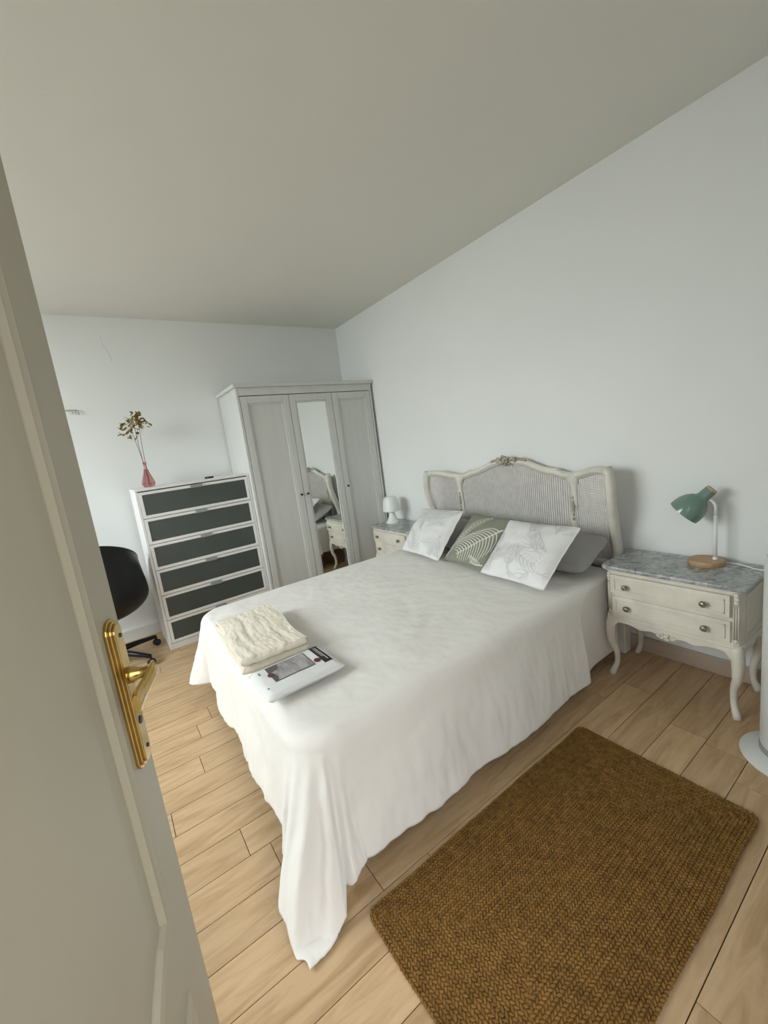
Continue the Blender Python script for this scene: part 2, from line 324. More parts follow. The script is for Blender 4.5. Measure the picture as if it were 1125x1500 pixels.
# ------------------------------------------------------------------ wardrobe
def wardrobe():
    x0, x1, y0, y1, h = XW + 0.018, 0.58, -0.025, -1.282, 1.90
    t = empty('wardrobe', ((x0 + x1) / 2, (y0 + y1) / 2, 0)); tag(t, 'tall white three-door wardrobe with a mirrored middle door in the corner', 'wardrobe')
    cx, cy = (x0 + x1) / 2, (y0 + y1) / 2; D = (x1 - x0) / 2; W = (y0 - y1) / 2
    xf = D - 0.022                                  # carcass front, doors sit before it
    for ya in (-W, W - .02): MB().box(-D, D - .001, ya, ya + .02, 0, h - .03).build('side_panel', 'wardrobe', t, bevel=0.002)
    m = MB(); m.box(-D, -D + .01, -W + .02, W - .02, .05, h - .03); m.box(-D, xf, -W + .02, W - .02, .05, .07); m.box(-D, xf, -W + .02, W - .02, h - .08, h - .03)
    m.build('carcass', 'wardrobe', t)
    MB().box(xf - .02, D - .004, -W + .02, W - .02, 0, .062).build('plinth', 'wardrobe', t, bevel=0.002)
    MB().box(xf - .02, D - .002, -W + .02, W - .02, h - .088, h - .03).build('top_rail', 'wardrobe', t, bevel=0.002)
    m = MB(); m.box(-D, D + .004, -W - .004, min(W + .004, -cy - .001), h - .042, h - .028); m.box(-D, D + .02, -W - .02, min(W + .016, -cy - .002), h - .028, h)
    m.build('cornice', 'wardrobe', t, bevel=0.004)
    dw = (2 * W - .044) / 3; z0, z1 = 0.068, h - .094
    for i in range(3):
        a = -W + .022 + i * dw + .002; b = a + dw - .004; fwid = 0.052
        m = MB(); m.box(xf, D, a, a + fwid, z0, z1); m.box(xf, D, b - fwid, b, z0, z1); m.box(xf, D, a + fwid, b - fwid, z1 - .055, z1); m.box(xf, D, a + fwid, b - fwid, z0, z0 + .075)
        dr = m.build('door', 'wardrobe', t, bevel=0.002)
        m = MB(); q = 0.014                             # stepped inner moulding
        a2, b2, za, zb = a + fwid, b - fwid, z0 + .075, z1 - .055
        m.box(xf, D - .006, a2, a2 + q, za, zb); m.box(xf, D - .006, b2 - q, b2, za, zb); m.box(xf, D - .006, a2 + q, b2 - q, zb - q, zb); m.box(xf, D - .006, a2 + q, b2 - q, za, za + q)
        m.build('inner_moulding', 'wardrobe', dr, bevel=0.003)
        if i == 1:
            g = MB().box(xf + .001, xf + .007, a2 + q, b2 - q, za + q, zb - q).build('mirror', 'mirror', dr); g['label'] = 'tall narrow mirror glass'
        else: MB().box(xf + .001, xf + .008, a2 + q, b2 - q, za + q, zb - q).build('panel', 'wardrobe', dr)
        ky = (b - .028) if i == 0 else (a + .028)
        MB().lathe([(0.0001, 0), (0.004, 0), (0.004, 0.012), (0.0095, 0.016), (0.0105, 0.021), (0.008, 0.026), (0.0001, 0.027)], (D, ky, 0.967), 16, (1, 0, 0)).build('knob', 'darkmetal', dr, smooth=True)
wardrobe()

# ------------------------------------------------------------------ chest of drawers
def dresser():
    W, D, h = 0.403, 0.215, 1.212
    t = empty('chest_of_drawers', (0.537 - D, -1.692, 0), math.radians(1.1)); tag(t, 'white six-drawer chest with smoked glass drawer fronts beside the wardrobe', 'chest of drawers')
    m = MB(); m.box(-D, D, -W, -W + .016, 0, h - .016); m.box(-D, D, W - .016, W, 0, h - .016); m.box(-D, -D + .006, -W + .016, W - .016, .05, h - .016); m.box(-D + .006, D - .02, -W + .016, W - .016, .03, .045)
    m.build('carcass', 'dresser', t, bevel=0.0015)
    MB().box(-D, D + .002, -W - .001, W + .001, h - .016, h).build('top_panel', 'dresser', t, bevel=0.002)
    MB().box(D - .018, D - .002, -W + .016, W - .016, 0, .046).build('plinth', 'dresser', t, bevel=0.001)
    zs = [1.190, 0.998, 0.807, 0.615, 0.422, 0.229, 0.048]
    for i in range(6):
        z1, z0 = zs[i] - .0015, zs[i + 1] + .0025; a, b = -W + .018, W - .018; xa, xb = D - .016, D + .003
        m = MB(); m.box(xa, xb, a, a + .021, z0, z1); m.box(xa, xb, b - .021, b, z0, z1); m.box(xa, xb, a + .021, b - .021, z1 - .020, z1); m.box(xa, xb, a + .021, b - .021, z0, z0 + .021)
        m.box(xa - .30, xa - .001, a + .01, b - .01, z0 + .01, z1 - .04)
        dr = m.build('drawer', 'dresser', t, bevel=0.0012)
        MB().box(xa + .001, xb - .004, a + .021, b - .021, z0 + .021, z1 - .020).build('glass_panel', 'frosted', dr)
        m = MB(); m.box(xb - .002, xb + .016, -.042, .042, z1 - .004, z1 - .0008); m.box(xb + .013, xb + .016, -.042, .042, z1 - .022, z1 - .002)
        m.build('handle', 'greyplastic', dr, bevel=0.001)
dresser()

# ------------------------------------------------------------------ bed
BC = 2.115                                              # bed centre line
HB_OUT = [(0, 1.112), (.05, 1.112), (.13, 1.10), (.21, 1.068), (.27, 1.045), (.33, 1.040), (.39, 1.018), (.45, 1.008), (.51, 1.022), (.58, 1.044), (.65, 1.056), (.69, 1.050), (.76, 1.036)]
def hb_top(a): return smooth_tab(HB_OUT, abs(a), 0.03)
def hb_y(a, z):
    wing = sstep(.42, .75, abs(a)); return -0.055 - 0.115 * wing * (0.25 + 0.75 * sstep(.55, .92, z))
def hb(a, z, off=0.0): return (BC + a, hb_y(a, z) + off, z)
def bed():
    t = empty('bed', (0, 0, 0)); tag(t, 'double bed with cream carved headboard and woven cane panels', 'bed')
    hf = 0.704
    # top rail
    pts = []; 
    for i in range(97):
        a = -hf + 2 * hf * i / 96; z = hb_top(a) - .024
        pts.append(hb(a, z))
    o = MB().tube(pts, 0.0235, 10, flat=0.85, up=(0, 0, 1)).build('top_rail', 'headboard', t, smooth=True)
    o2 = [(p[0], p[1] - .017, p[2] - .003) for p in pts]; MB().tube(o2, 0.007, 6, up=(0, 0, 1)).build('rail_bead', 'headboard', o, smooth=True)
    for s in (-1, 1):
        # rounded shoulder and wing stile
        sp = []
        for k in range(33):
            q = k / 32; z = 1.040 * (1 - q) + 0.30 * q
            a = hf + 0.012 * math.sin(PI * min(1, q * 2.2)) - 0.010 * q
            if k == 0: a -= .012
            sp.append(hb(s * a, z))
        st = MB().tube(sp, 0.026, 10, flat=1.15, up=(1, 0, 0)).build('stile', 'headboard', t, smooth=True)
        b2 = [(p[0] - s * .004, p[1] - .024, p[2]) for p in sp[1:]]; MB().tube(b2, 0.008, 6, up=(1, 0, 0)).build('stile_bead', 'headboard', st, smooth=True)
        MB().box(BC + s * hf - .028, BC + s * hf + .028, -.105, -.035, 0, .34).build('leg', 'headboard', t, bevel=.006)
        # mullion, swelling and narrowing
        mp = []; mr = []
        for k in range(31):
            q = k / 30; z = (hb_top(.45) - .02) * (1 - q) + .46 * q
            a = .452 + .006 * math.sin(q * 9); mp.append(hb(s * a, z, -.004)); mr.append(.019 + .022 * (1 - sstep(0, .16, q)) + .005 * math.sin(q * 13 + 1) ** 2)
        mu = MB().tube(mp, mr, 10, flat=0.62, up=(1, 0, 0)).build('mullion', 'headboard', t, smooth=True)
        m = MB()
        for z, r in ((.79, .010), (.815, .013), (.84, .010), (.865, .007), (.765, .007), (.74, .008)): p = hb(s * .452, z, -.020); m.ball(p, (r, .006, r * 1.3), 8, 6)
        m.build('mullion_carving', 'gilt', mu, smooth=True)
        # small scroll leaves on the rail
        m = MB()
        for k in range(5): a = s * (.335 + .014 * k); p = hb(a, hb_top(a) - .004 + .004 * math.sin(k * 1.2), -.01); m.ball(p, (.011, .012, .006), 8, 6)
        m.build('rail_carving', 'headboard', o, smooth=True)
    MB().tube([hb(-hf + 2 * hf * i / 40, .50) for i in range(41)], 0.028, 8, flat=.8, up=(0, 0, 1)).build('bottom_rail', 'headboard', t, smooth=True)
    # crest carving: leaves and a flower
    m = MB(); random.seed(11)
    for k in range(34):
        a = random.uniform(-.078, .078); z = 1.098 + random.uniform(-.038, .034) * (1 - abs(a) / .11); r = random.uniform(.006, .012)
        m.ball((BC + .01 + a, -.082 + random.uniform(-.008, .006), z), (r * 1.3, r * .9, r), 7, 5, Matrix.Rotation(random.uniform(-1, 1), 3, 'Y'))
    for s in (-1, 1):
        for k in range(5): a = s * (.06 + .017 * k); m.ball((BC + .01 + a, -.074, hb_top(a) - .004), (.015, .012, .008), 8, 6, Matrix.Rotation(s * .45, 3, 'Y'))
    for k in range(8): th = k * PI / 4; m.ball((BC + .01 + .014 * math.cos(th), -.094, 1.098 + .014 * math.sin(th)), (.008, .006, .008), 7, 5)
    m.build('crest_carving', 'gilt', t, smooth=True)
    # cane panels: woven strips
    def panel(a0, a1, name='cane_panel', back=0.0):
        m = MB(); P = 0.0145; wd = 0.0035; th = 0.0012; zb = 0.51
        n = int((a1 - a0) / P)
        def strip(pts, widths_dir, off):
            vs = []; fs = []
            for (x, y, z) in pts:
                dx, dz = widths_dir
                for sx, sy in ((-1, -1), (1, -1), (1, 1), (-1, 1)): vs.append((x + dx * sx * wd, y + off + back + sy * th, z + dz * sx * wd))
            for i in range(len(pts) - 1):
                for k in range(4): fs.append((i * 4 + k, i * 4 + (k + 1) % 4, i * 4 + 4 + (k + 1) % 4, i * 4 + 4 + k))
            m.add(vs, fs)
        for i in range(n + 1):
            a = a0 + P * i; zt = hb_top(a) - .03
            strip([hb(a, zb + (zt - zb) * k / 7) for k in range(8)], (1, 0), -.0013)
        z = zb
        while z < 1.10:
            run = []
            N = 48
            for k in range(N + 1):
                a = a0 + (a1 - a0) * k / N
                if hb_top(a) - .03 > z: run.append(hb(a, z))
                else:
                    if len(run) > 1: strip(run, (0, 1), .0013)
                    run = []
            if len(run) > 1: strip(run, (0, 1), .0013)
            z += P
        return m.build(name, 'cane', t)
    for back in (0.0, 0.017):                           # double caned: a front and a back weave
        panel(-.45, .45, back=back); panel(.455, hf - .005, back=back); panel(-hf + .005, -.455, back=back)
    # base and legs under the cloth
    MB().box(BC - .66, BC + .66, -1.90, -.15, .20, .27).build('bed_base', 'bedbase', t, bevel=.005)
    for x in (BC - .58, BC + .58):
        for y in (-1.78, -.35): MB().lathe([(.0001, 0), (.028, 0), (.032, .2), (.0001, .2)], (x, y, 0), 14).build('leg', 'bedbase', t, smooth=True, angle=40)
    mt = MB(); mt.box(BC - .665, BC + .665, -1.905, -.155, .272, .470)
    o = mt.build('mattress', 'mattress', None, bevel=.05, seg=4); tag(o, 'thick white mattress hidden under the white duvet cover', 'mattress')
bed()

def duvet():
    MX0, MX1, MY0, MY1 = BC - .70, BC + .69, -1.925, -.20
    top = .497; cr = .09
    OL, OR, OF = .34, .465, .415                      # overhang left, right, foot
    ax, bx, ay = MX0 - OL, MX1 + OR, MY0 - OF
    NU, NV = 260, 260
    def clothpt(i, j):
        x = ax + (bx - ax) * i; y = ay + (-.165 - ay) * j
        # nearest point on the mattress top (rounded rectangle), then drape over the edge
        qx = min(max(x, MX0 + cr), MX1 - cr); qy = max(y, MY0 + cr)
        dx, dy = x - qx, y - qy; d = math.hypot(dx, dy)
        if d < 1e-6: n = Vector((0, 0)); dd = -1
        else:
            n = Vector((dx / d, dy / d)); dd = d - cr
            if n.x < 0 and n.y < -.3: dd = min(dd, .435)
        R = .055
        crown = .010 * (1 - ((x - BC) / .75) ** 2) - 0.0
        wr = .007 * nz(x, y, 0, 3.1) + .005 * (abs(nz(x + 5 + .3 * y, y * .7, 1, 6.5)) - .2) + .0028 * nz(x, y * .8, 4, 15) + .0012 * nz(x, y, 8, 34)
        if dd <= 0:
            return (x, y, top + crown * max(0, min(1, (-dd if dd > -1 else .1) / .1)) + wr)
        corner = min(1.0, 2.0 * abs(n.x * n.y) ** 0.8)
        arc = R * PI / 2
        if dd < arc: th = dd / R; h = R * math.sin(th); v = R * (1 - math.cos(th))
        else:
            s = dd - arc; fl = .10 + .30 * corner
            if n.x > .9: fl = .13
            if n.x < -.9: fl = .16
            h = R + fl * s * .95; v = R + s * math.sqrt(max(0, 1 - fl * fl))
        k = sstep(.05, .40, dd)
        # long coordinate along the hem, for the folds
        along = (y if abs(n.x) > abs(n.y) else x); th = math.atan2(n.y, n.x)
        fold = .013 * math.sin(along * 11 + 2.2 * nz(along, 0, 2, 2.0)) + .010 * nz(along * 1.0, v * .4, 7, 6.0) + .008 * nz(along, v * .35, 3, 13) + .0055 * nz(along, v * .35, 5, 30)
        fold = fold * (1 - .5 * corner) + corner * (.024 * math.cos((math.degrees(th) + 10) * 2 * PI / 44 ) * (1 if n.x > 0 else .5) + .010 * math.sin(th * 23 + v * 6))
        h += fold * k + wr
        z = top - v
        if z < .012: h += (.012 - z) * .35; z = .012 + .004 * abs(nz(x, y, 5, 20))
        bxp = qx + n.x * (cr + h); byp = qy + n.y * (cr + h)
        if y > -.55 and n.x > 0: bxp = min(bxp, MX1 + .035 + .028 * sstep(-.38, -.60, y) )
        if y > -.42 and n.x < 0: bxp = max(bxp, MX0 - .045)
        return (bxp, byp, z)
    o = MB().grid(NU, NV, clothpt).build('duvet_cover', 'duvet', None, smooth=True)
    sd = o.modifiers.new('thickness', 'SOLIDIFY'); sd.thickness = .006; sd.offset = -1
    tag(o, 'large white cotton duvet cover draped over the bed down to the floor', 'duvet')
duvet()

# ------------------------------------------------------------------ pillows and cushions
def cushion_surface(BL, BR, TL, TR, T, pinch=.05):
    BL, BR, TL, TR = map(Vector, (BL, BR, TL, TR)); nrm = (BR - BL).cross(TL - BL).normalized()
    c = (BL + BR + TL + TR) / 4
    def f(u, v, side=1, extra=0.0):
        # sides curve in a little between the corners
        p = BL * (1 - u) * (1 - v) + BR * u * (1 - v) + TL * (1 - u) * v + TR * u * v
        au, av = 2 * u - 1, 2 * v - 1
        p = p + (c - p) * 0 
        ctr = BL * .5 * (1 - v) + BR * .5 * (1 - v) + TL * .5 * v + TR * .5 * v
        p = p - (p - ctr) * pinch * (1 - av * av)
        ctr2 = (BL * (1 - u) + BR * u) * .5 + (TL * (1 - u) + TR * u) * .5
        p = p - (p - ctr2) * pinch * (1 - au * au)
        p = p - (p - c) * (.09 if T > .07 else .025) * abs(au * av) ** 6
        hgt = T * (max(0, 1 - abs(au) ** 2.6) ** .62) * (max(0, 1 - abs(av) ** 2.6) ** .62)
        hgt *= 1 + .10 * nz(u * 3 + c.x * 7, v * 3, c.y, 1.2)
        return p + nrm * side * (hgt + extra) + nrm * .004 * nz(u * 9, v * 9, c.x * 5, 1)
    return f
def cushion(name, corners, T, material, label, group=None, pinch=.05, cat='cushion'):
    f = cushion_surface(*corners, T, pinch); N = 30; m = MB()
    m.grid(N, N, lambda u, v: f(u, v, 1)); m.grid(N, N, lambda u, v: f(1 - u, v, -1 * .75))
    t = empty(name, (0, 0, 0)); m.build('cover', material, t, smooth=True)
    sm = MB(); ring = [f(i / 20, 0, 0) for i in range(20)] + [f(1, i / 20, 0) for i in range(20)] + [f(1 - i / 20, 1, 0) for i in range(20)] + [f(0, 1 - i / 20, 0) for i in range(21)]
    sm.tube(ring, .0035, 6); sm.build('seam', material, t, smooth=True)
    tag(t, label, cat, group); return t, f
def ribbon(m, f, pts, w0, w1=None, lift=.0022):
    w1 = w0 if w1 is None else w1; N = len(pts); vs = []; fs = []
    for i, (u, v) in enumerate(pts):
        a = pts[max(0, i - 1)]; b = pts[min(N - 1, i + 1)]; dx, dy = b[0] - a[0], b[1] - a[1]; L = math.hypot(dx, dy) or 1
        ww = (w0 + (w1 - w0) * i / (N - 1)) / 2; nx, ny = -dy / L * ww, dx / L * ww
        for s in (-1, 1): vs.append(f(min(.985, max(.015, u + nx * s)), min(.985, max(.015, v + ny * s)), 1, lift))
    for i in range(N - 1): fs.append((2 * i, 2 * i + 1, 2 * i + 3, 2 * i + 2))
    m.add(vs, fs)
def frond(m, f, base, tip, bend, n, length, w=.012, spread=1.0):
    bx, by = base; tx, ty = tip; dx, dy = tx - bx, ty - by; L = math.hypot(dx, dy); px, py = -dy / L, dx / L
    mid = lambda t: (bx + dx * t + px * bend * 4 * t * (1 - t), by + dy * t + py * bend * 4 * t * (1 - t))
    ribbon(m, f, [mid(k / 14) for k in range(15)], w, w * .5)
    for k in range(1, n):
        t = k / n; c = mid(t); c2 = mid(min(1, t + .02)); ux, uy = c2[0] - c[0], c2[1] - c[1]; q = math.hypot(ux, uy) or 1; ux /= q; uy /= q
        ln = length * math.sin(PI * (0.18 + .80 * t)) ** .7
        for s in (-1, 1):
            ex, ey = -uy * s, ux * s; pts = []
            for j in range(7):
                r = j / 6; a = ln * r; pts.append((c[0] + ux * a * (.45 + .45 * r) * spread + ex * a * (.85 - .25 * r), c[1] + uy * a * (.45 + .45 * r) * spread + ey * a * (.85 - .25 * r)))
            pts = [p for p in pts if .02 < p[0] < .98 and .02 < p[1] < .98]
            if len(pts) > 2: ribbon(m, f, pts, w * .75, w * .30)
def curls(m, f, seed, n=9):
    random.seed(seed)
    for k in range(n):
        u, v = .14 + .36 * (k % 3) + random.uniform(-.06, .06), .14 + .30 * (k // 3) + random.uniform(-.06, .06); th = random.uniform(0, 6.28); 
        frond(m, f, (u, v), (u + .40 * math.cos(th), v + .40 * math.sin(th)), random.uniform(-.08, .08), 6, .17, .022)
def bedding_pillows():
    z = .522
    cushion('pillow', ((2.12, -.42, .545), (2.80, -.40, .540), (2.14, -.15, .675), (2.82, -.14, .675)), .080, 'pillow', 'grey cotton pillow at the end of the bed by the green lamp', 'grey pillows', .03, 'pillow')
    cushion('pillow', ((1.42, -.40, .545), (2.09, -.42, .545), (1.42, -.14, .675), (2.09, -.15, .675)), .080, 'pillow', 'grey cotton pillow behind the cushions on the side by the wardrobe', 'grey pillows', .03, 'pillow')
    t, f = cushion('cushion', ((1.965, -.575, .53), (2.325, -.600, .53), (1.985, -.280, .775), (2.325, -.300, .765)), .048, 'sage', 'sage green cushion with a cream palm leaf print between two white cushions', 'scatter cushions')
    m = MB(); frond(m, f, (.97, .74), (.30, .10), .06, 16, .50, .024, .62); frond(m, f, (.05, .05), (.62, .96), .09, 17, .17, .019, 1.1); frond(m, f, (.95, .05), (.66, .04), .02, 7, .20, .016)
    m.build('leaf_print', 'leafprint', t)
    t, f = cushion('cushion', ((1.520, -.575, .53), (1.965, -.620, .53), (1.455, -.290, .785), (1.945, -.330, .795)), .058, 'cushwhite', 'white cushion with a pale leaf print nearest the small white lamp', 'scatter cushions')
    m = MB(); curls(m, f, 5, 9); curls(m, f, 17, 9); m.build('leaf_print', 'cushprint', t)
    t, f = cushion('cushion', ((2.331, -.640, .53), (2.753, -.665, .53), (2.315, -.330, .765), (2.785, -.370, .775)), .060, 'cushwhite', 'white cushion with a pale leaf print in front of the grey pillow', 'scatter cushions')
    m = MB(); curls(m, f, 9, 9); curls(m, f, 31, 9); m.build('leaf_print', 'cushprint', t)
    m = MB(); frond(m, f, (.80, .05), (.95, .5), .05, 9, .13, .014); m.build('leaf_print', 'cushpaint', t)
bedding_pillows()

# ------------------------------------------------------------------ folded blanket and wrapped bed linen
def blanket():
    L, Wd, n = .505, .265, 4; th = .0165; z0 = .513
    cen = []                                            # serpentine centre line in (x, z)
    for k in range(n):
        z = z0 + th * (k + .5) * 1.06; seg = [(-L / 2 + .01 * (k % 2) + L * i / 48, z) for i in range(49)]
        if k % 2: seg.reverse()
        if cen:
            a = cen[-1]; r = (z - a[1]) / 2; s = 1 if a[0] > 0 else -1
            for q in range(1, 6): an = -PI / 2 + PI * q / 6; cen.append((a[0] + s * r * math.cos(an) * 1.5, a[1] + r + r * math.sin(an)))
        cen += seg
    NP = len(cen); t0 = th * .47; m = MB(); NYS = 60; vs = []; fs = []
    for j in range(NYS + 1):
        v = j / NYS; yy = -Wd / 2 + Wd * v
        for side in (1, -1):
            for i in range(NP):
                a = cen[max(0, i - 1)]; b = cen[min(NP - 1, i + 1)]; dx, dz = b[0] - a[0], b[1] - a[1]; q = math.hypot(dx, dz) or 1
                edge = 1 - .55 * abs(2 * v - 1) ** 8
                x = cen[i][0] + -dz / q * t0 * side * edge; zz = cen[i][1] + dx / q * t0 * side * edge
                lay = cen[i][1]; hgt = (lay - z0) / (th * n)
                y2 = yy * (1 + .05 * nz(x * 2, lay * 60, 1, 2)) + .012 * nz(x, lay * 40, 9, 5)
                zz += hgt * (.009 * nz(x, yy, 3, 6) + .005 * nz(x * .35, yy * 2.2, 3, 16) + .003 * nz(x, yy * 2, 6, 40)) 
                vs.append((x, y2, max(zz, z0 + .0005)))
    R = 2 * NP
    for j in range(NYS):
        for i in range(NP - 1):
            fs.append((j * R + i, j * R + i + 1, (j + 1) * R + i + 1, (j + 1) * R + i))
            fs.append((j * R + NP + i + 1, j * R + NP + i, (j + 1) * R + NP + i, (j + 1) * R + NP + i + 1))
        for e in (0, NP - 1): fs.append((j * R + e, (j + 1) * R + e, (j + 1) * R + NP + e, j * R + NP + e))
    for j in (0, NYS):
        for i in range(NP - 1): fs.append((j * R + i, j * R + NP + i, j * R + NP + i + 1, j * R + i + 1))
    m.add(vs, fs); o = m.build('folded_blanket', 'blanket', None, smooth=True)
    o.location = (2.10, -1.835, 0); o.rotation_euler = (0, 0, math.radians(-3)); tag(o, 'folded cream gauze blanket lying on the foot of the bed', 'blanket')
blanket()
def linen_pack():
    t = empty('packaged_bed_linen', (2.505, -1.825, .514), math.radians(1)); tag(t, 'flat packaged bed linen set in clear plastic beside the folded cream blanket', 'packaged linen')
    L, Wd, h = .295, .215, .030                         # long side along y, short side along x
    def f(u, v, k, lift=0):                             # u along y, v along x
        eu = (1 - abs(2 * u - 1) ** 14); ev = (1 - abs(2 * v - 1) ** 14); e = max(0, min(eu, ev)) ** .35
        z = h * (.50 + .5 * e * k) + .0016 * nz(u * 4, v * 4, 2, 1.6) * k + lift
        return ((v - .5) * Wd, (u - .5) * L, z if k > 0 else h * (.5 - .5 * e))
    m = MB(); m.grid(24, 20, lambda a, b: f(b, a, 1)); m.grid(24, 20, lambda a, b: f(b, 1 - a, -1)); m.build('wrapped_sheet', 'pack', t, smooth=True)
    def pr(name, mt, u0, u1, v0, v1, lift, N=8):
        m = MB(); m.grid(N, N, lambda a, b: f(u0 + (u1 - u0) * b, v0 + (v1 - v0) * a, 1, lift)); return m.build(name, mt, t, smooth=True)
    pr('picture_border', 'packdark', .19, .72, .10, .66, .0008); pr('picture_print', 'packgrey', .22, .705, .125, .635, .0013)
    m = MB()
    for pts in (((.205, .12), (.34, .12), (.33, .27), (.205, .33)), ((.205, .46), (.29, .40), (.235, .64), (.205, .64))):
        m.add([f(u, v, 1, .0017) for u, v in pts], [(0, 1, 2, 3)])
    m.build('picture_shadow', 'packdark', t)
    pr('title_band', 'packblack', .82, .93, .05, .74, .0010)
    pr('title_text', 'pack', .862, .868, .12, .52, .0016); pr('title_text', 'pack', .885, .893, .12, .66, .0016)
    for u, v in ((.20, .40), (.775, .56)):
        m = MB(); vs = [f(u, v, 1, .0020)] + [f(u + .042 * math.cos(k * PI / 10), v + .075 * math.sin(k * PI / 10), 1, .0020) for k in range(20)]
        m.add(vs, [(0, 1 + (k + 1) % 20, 1 + k) for k in range(20)]); m.build('oval_sticker', 'packred', t)
    for u, v in ((.085, .17), (.085, .22), (.06, .74)):
        pr('logo_mark', 'packdark', u, u + .022, v, v + .03, .0012, 2)
linen_pack()

# ------------------------------------------------------------------ nightstands
def nightstand():
    t = empty('nightstand', (0, 0, 0)); W, D = .286, .165; ZT = .587
    # marble top with clipped front corners
    poly = [(-W, D), (-W, -D + .03), (-W + .006, -D + .012), (-W + .022, -D + .003), (-W + .05, -D), (W - .05, -D), (W - .022, -D + .003), (W - .006, -D + .012), (W, -D + .03), (W, D)]
    MB().prism(poly, ZT - .020, ZT, lambda p, q, s: (p, q, s)).build('marble_top', 'marble', t, bevel=.006, seg=3)
    bw, bd = W - .020, D - .016
    bpoly = [(-bw, bd + .012), (-bw, -bd + .03), (-bw + .010, -bd + .010), (-bw + .03, -bd), (bw - .03, -bd), (bw - .010, -bd + .010), (bw, -bd + .03), (bw, bd + .012)]
    MB().prism(bpoly, .330, ZT - .020, lambda p, q, s: (p, q, s)).build('body', 'cream', t, bevel=.003)
    sc = lambda k: [(p * k, q * k if q < 0 else q) for p, q in bpoly]
    m = MB(); m.prism(sc(1.025), ZT - .030, ZT - .0205, lambda p, q, s: (p, q, s)); m.prism(sc(1.03), .318, .332, lambda p, q, s: (p, q, s)); m.build('moulding', 'cream', t, bevel=.003)
    # scalloped apron
    def ap(u): s = abs(u); return .300 - .030 * math.exp(-(s / .16) ** 2) - .014 * math.exp(-((s - .42) / .12) ** 2) - .05 * sstep(.80, 1, s)
    N = 36; aw = bw - .012; poly = [(-aw, .32)] + [(-aw + 2 * aw * i / N, ap(-1 + 2 * i / N)) for i in range(N + 1)] + [(aw, .32)]
    apf = MB().prism(poly, -bd - .001, -bd + .014, lambda p, q, s: (p, s, q)).build('apron', 'cream', t)
    m = MB()
    for k in range(9): th = k * 2 * PI / 9; m.ball((.026 * math.cos(th) * 1.3, -bd - .004, .290 + .011 * math.sin(th)), (.010, .005, .006), 7, 5)
    m.ball((0, -bd - .005, .290), (.012, .007, .008), 8, 6); m.build('apron_carving', 'cream', apf, smooth=True)
    for s in (-1, 1):
        N2 = 16; sp = [(-bd + .01, .32)] + [(-bd + .01 + (2 * bd - .01) * i / N2, .285 - .010 * math.cos(2 * PI * i / N2) - .01 * math.cos(4 * PI * i / N2)) for i in range(N2 + 1)] + [(bd, .32)]
        MB().prism(sp, s * (bw - .012), s * bw, lambda p, q, tt: (tt, p, q)).build('side_apron', 'cream', t)
        # fluted corner with a small carved rosette
        m = MB()
        for k in range(3): m.tube([(s * (bw - .012 - .007 * k), -bd - .001 + .0015 * (2 - k) * 2, .36), (s * (bw - .012 - .007 * k), -bd - .001 + .0015 * (2 - k) * 2, .50)], .0030, 6)
        for z, r in ((.515, .010), (.53, .012), (.545, .010), (.352, .008)): m.ball((s * (bw - .019), -bd + .002, z), (r, .006, r), 8, 6)
        m.build('corner_carving', 'cream', t, smooth=True)
        # side panel frame
        x = s * bw
        m = MB()
        for y0, y1, z0, z1 in ((-bd + .045, -bd + .053, .355, .54), (bd - .03, bd - .022, .355, .54), (-bd + .045, bd - .022, .532, .54), (-bd + .045, bd - .022, .355, .363)): m.box(x - .002, x + .003, y0, y1, z0, z1)
        m.build('side_moulding', 'cream', t)
    # cabriole legs
    for sx in (-1, 1):
        for sy in (-1, 1):
            cx, cy = sx * (bw - .020), (sy * (bd - .020) if sy < 0 else bd - .010); pts = []; rr = []
            for k in range(19):
                q = k / 18; z = .322 * (1 - q)
                out = .009 * math.sin(PI * min(1, q * 1.75)) * (1 if q < .57 else 0) - .012 * math.sin(PI * max(0, (q - .45) / .55)) + .010 * sstep(.82, 1, q)
                pts.append((cx + sx * out * .9, cy + (sy * out if sy < 0 else -abs(out) * .3), z)); rr.append(lerp_list([(0, .022), (.15, .0245), (.35, .0205), (.6, .0145), (.85, .0120), (.93, .0155), (1, .015)], q))
            lg = MB().tube(pts, rr, 10, up=(1, 0, 0)).build('leg', 'cream', t, smooth=True)
            if sy < 0:
                m = MB(); m.ball((cx + sx * .010, cy - .024, .272), (.012, .006, .014), 8, 6); m.ball((cx + sx * .010, cy - .024, .249), (.008, .005, .010), 8, 6); m.build('leg_carving', 'cream', lg, smooth=True)
    # drawers with raised fielded fronts
    for i, (z0, z1, pull) in enumerate(((.456, .548, .012), (.345, .437, .002))):
        a, b = -.232, .232; y0 = -bd - .001; yf = y0 - .006 - pull
        m = MB(); m.box(a, b, yf, y0 + .0, z0, z1)
        dr = m.build('drawer', 'cream', t, bevel=.002)
        m = MB(); q = .016
        for (xa, xb, za, zb) in ((a + q, b - q, z1 - q - .006, z1 - q), (a + q, b - q, z0 + q, z0 + q + .006), (a + q, a + q + .006, z0 + q, z1 - q), (b - q - .006, b - q, z0 + q, z1 - q)): m.box(xa, xb, yf - .004, yf, za, zb)
        m.build('drawer_moulding', 'cream', dr, bevel=.0015)
        for x in (-.160, .148):
            m = MB(); zc = (z0 + z1) / 2 - .003
            m.lathe([(.0001, 0), (.006, 0), (.005, .010), (.0125, .013), (.0135, .018), (.009, .023), (.0001, .025)], (x, yf, zc), 14, (0, -1, 0))
            for k in range(7): th = k * 2 * PI / 7; m.ball((x + .0095 * math.cos(th), yf - .020, zc + .0095 * math.sin(th)), (.0042, .004, .0042), 6, 5)
            m.build('knob', 'knob', dr, smooth=True)
    return t
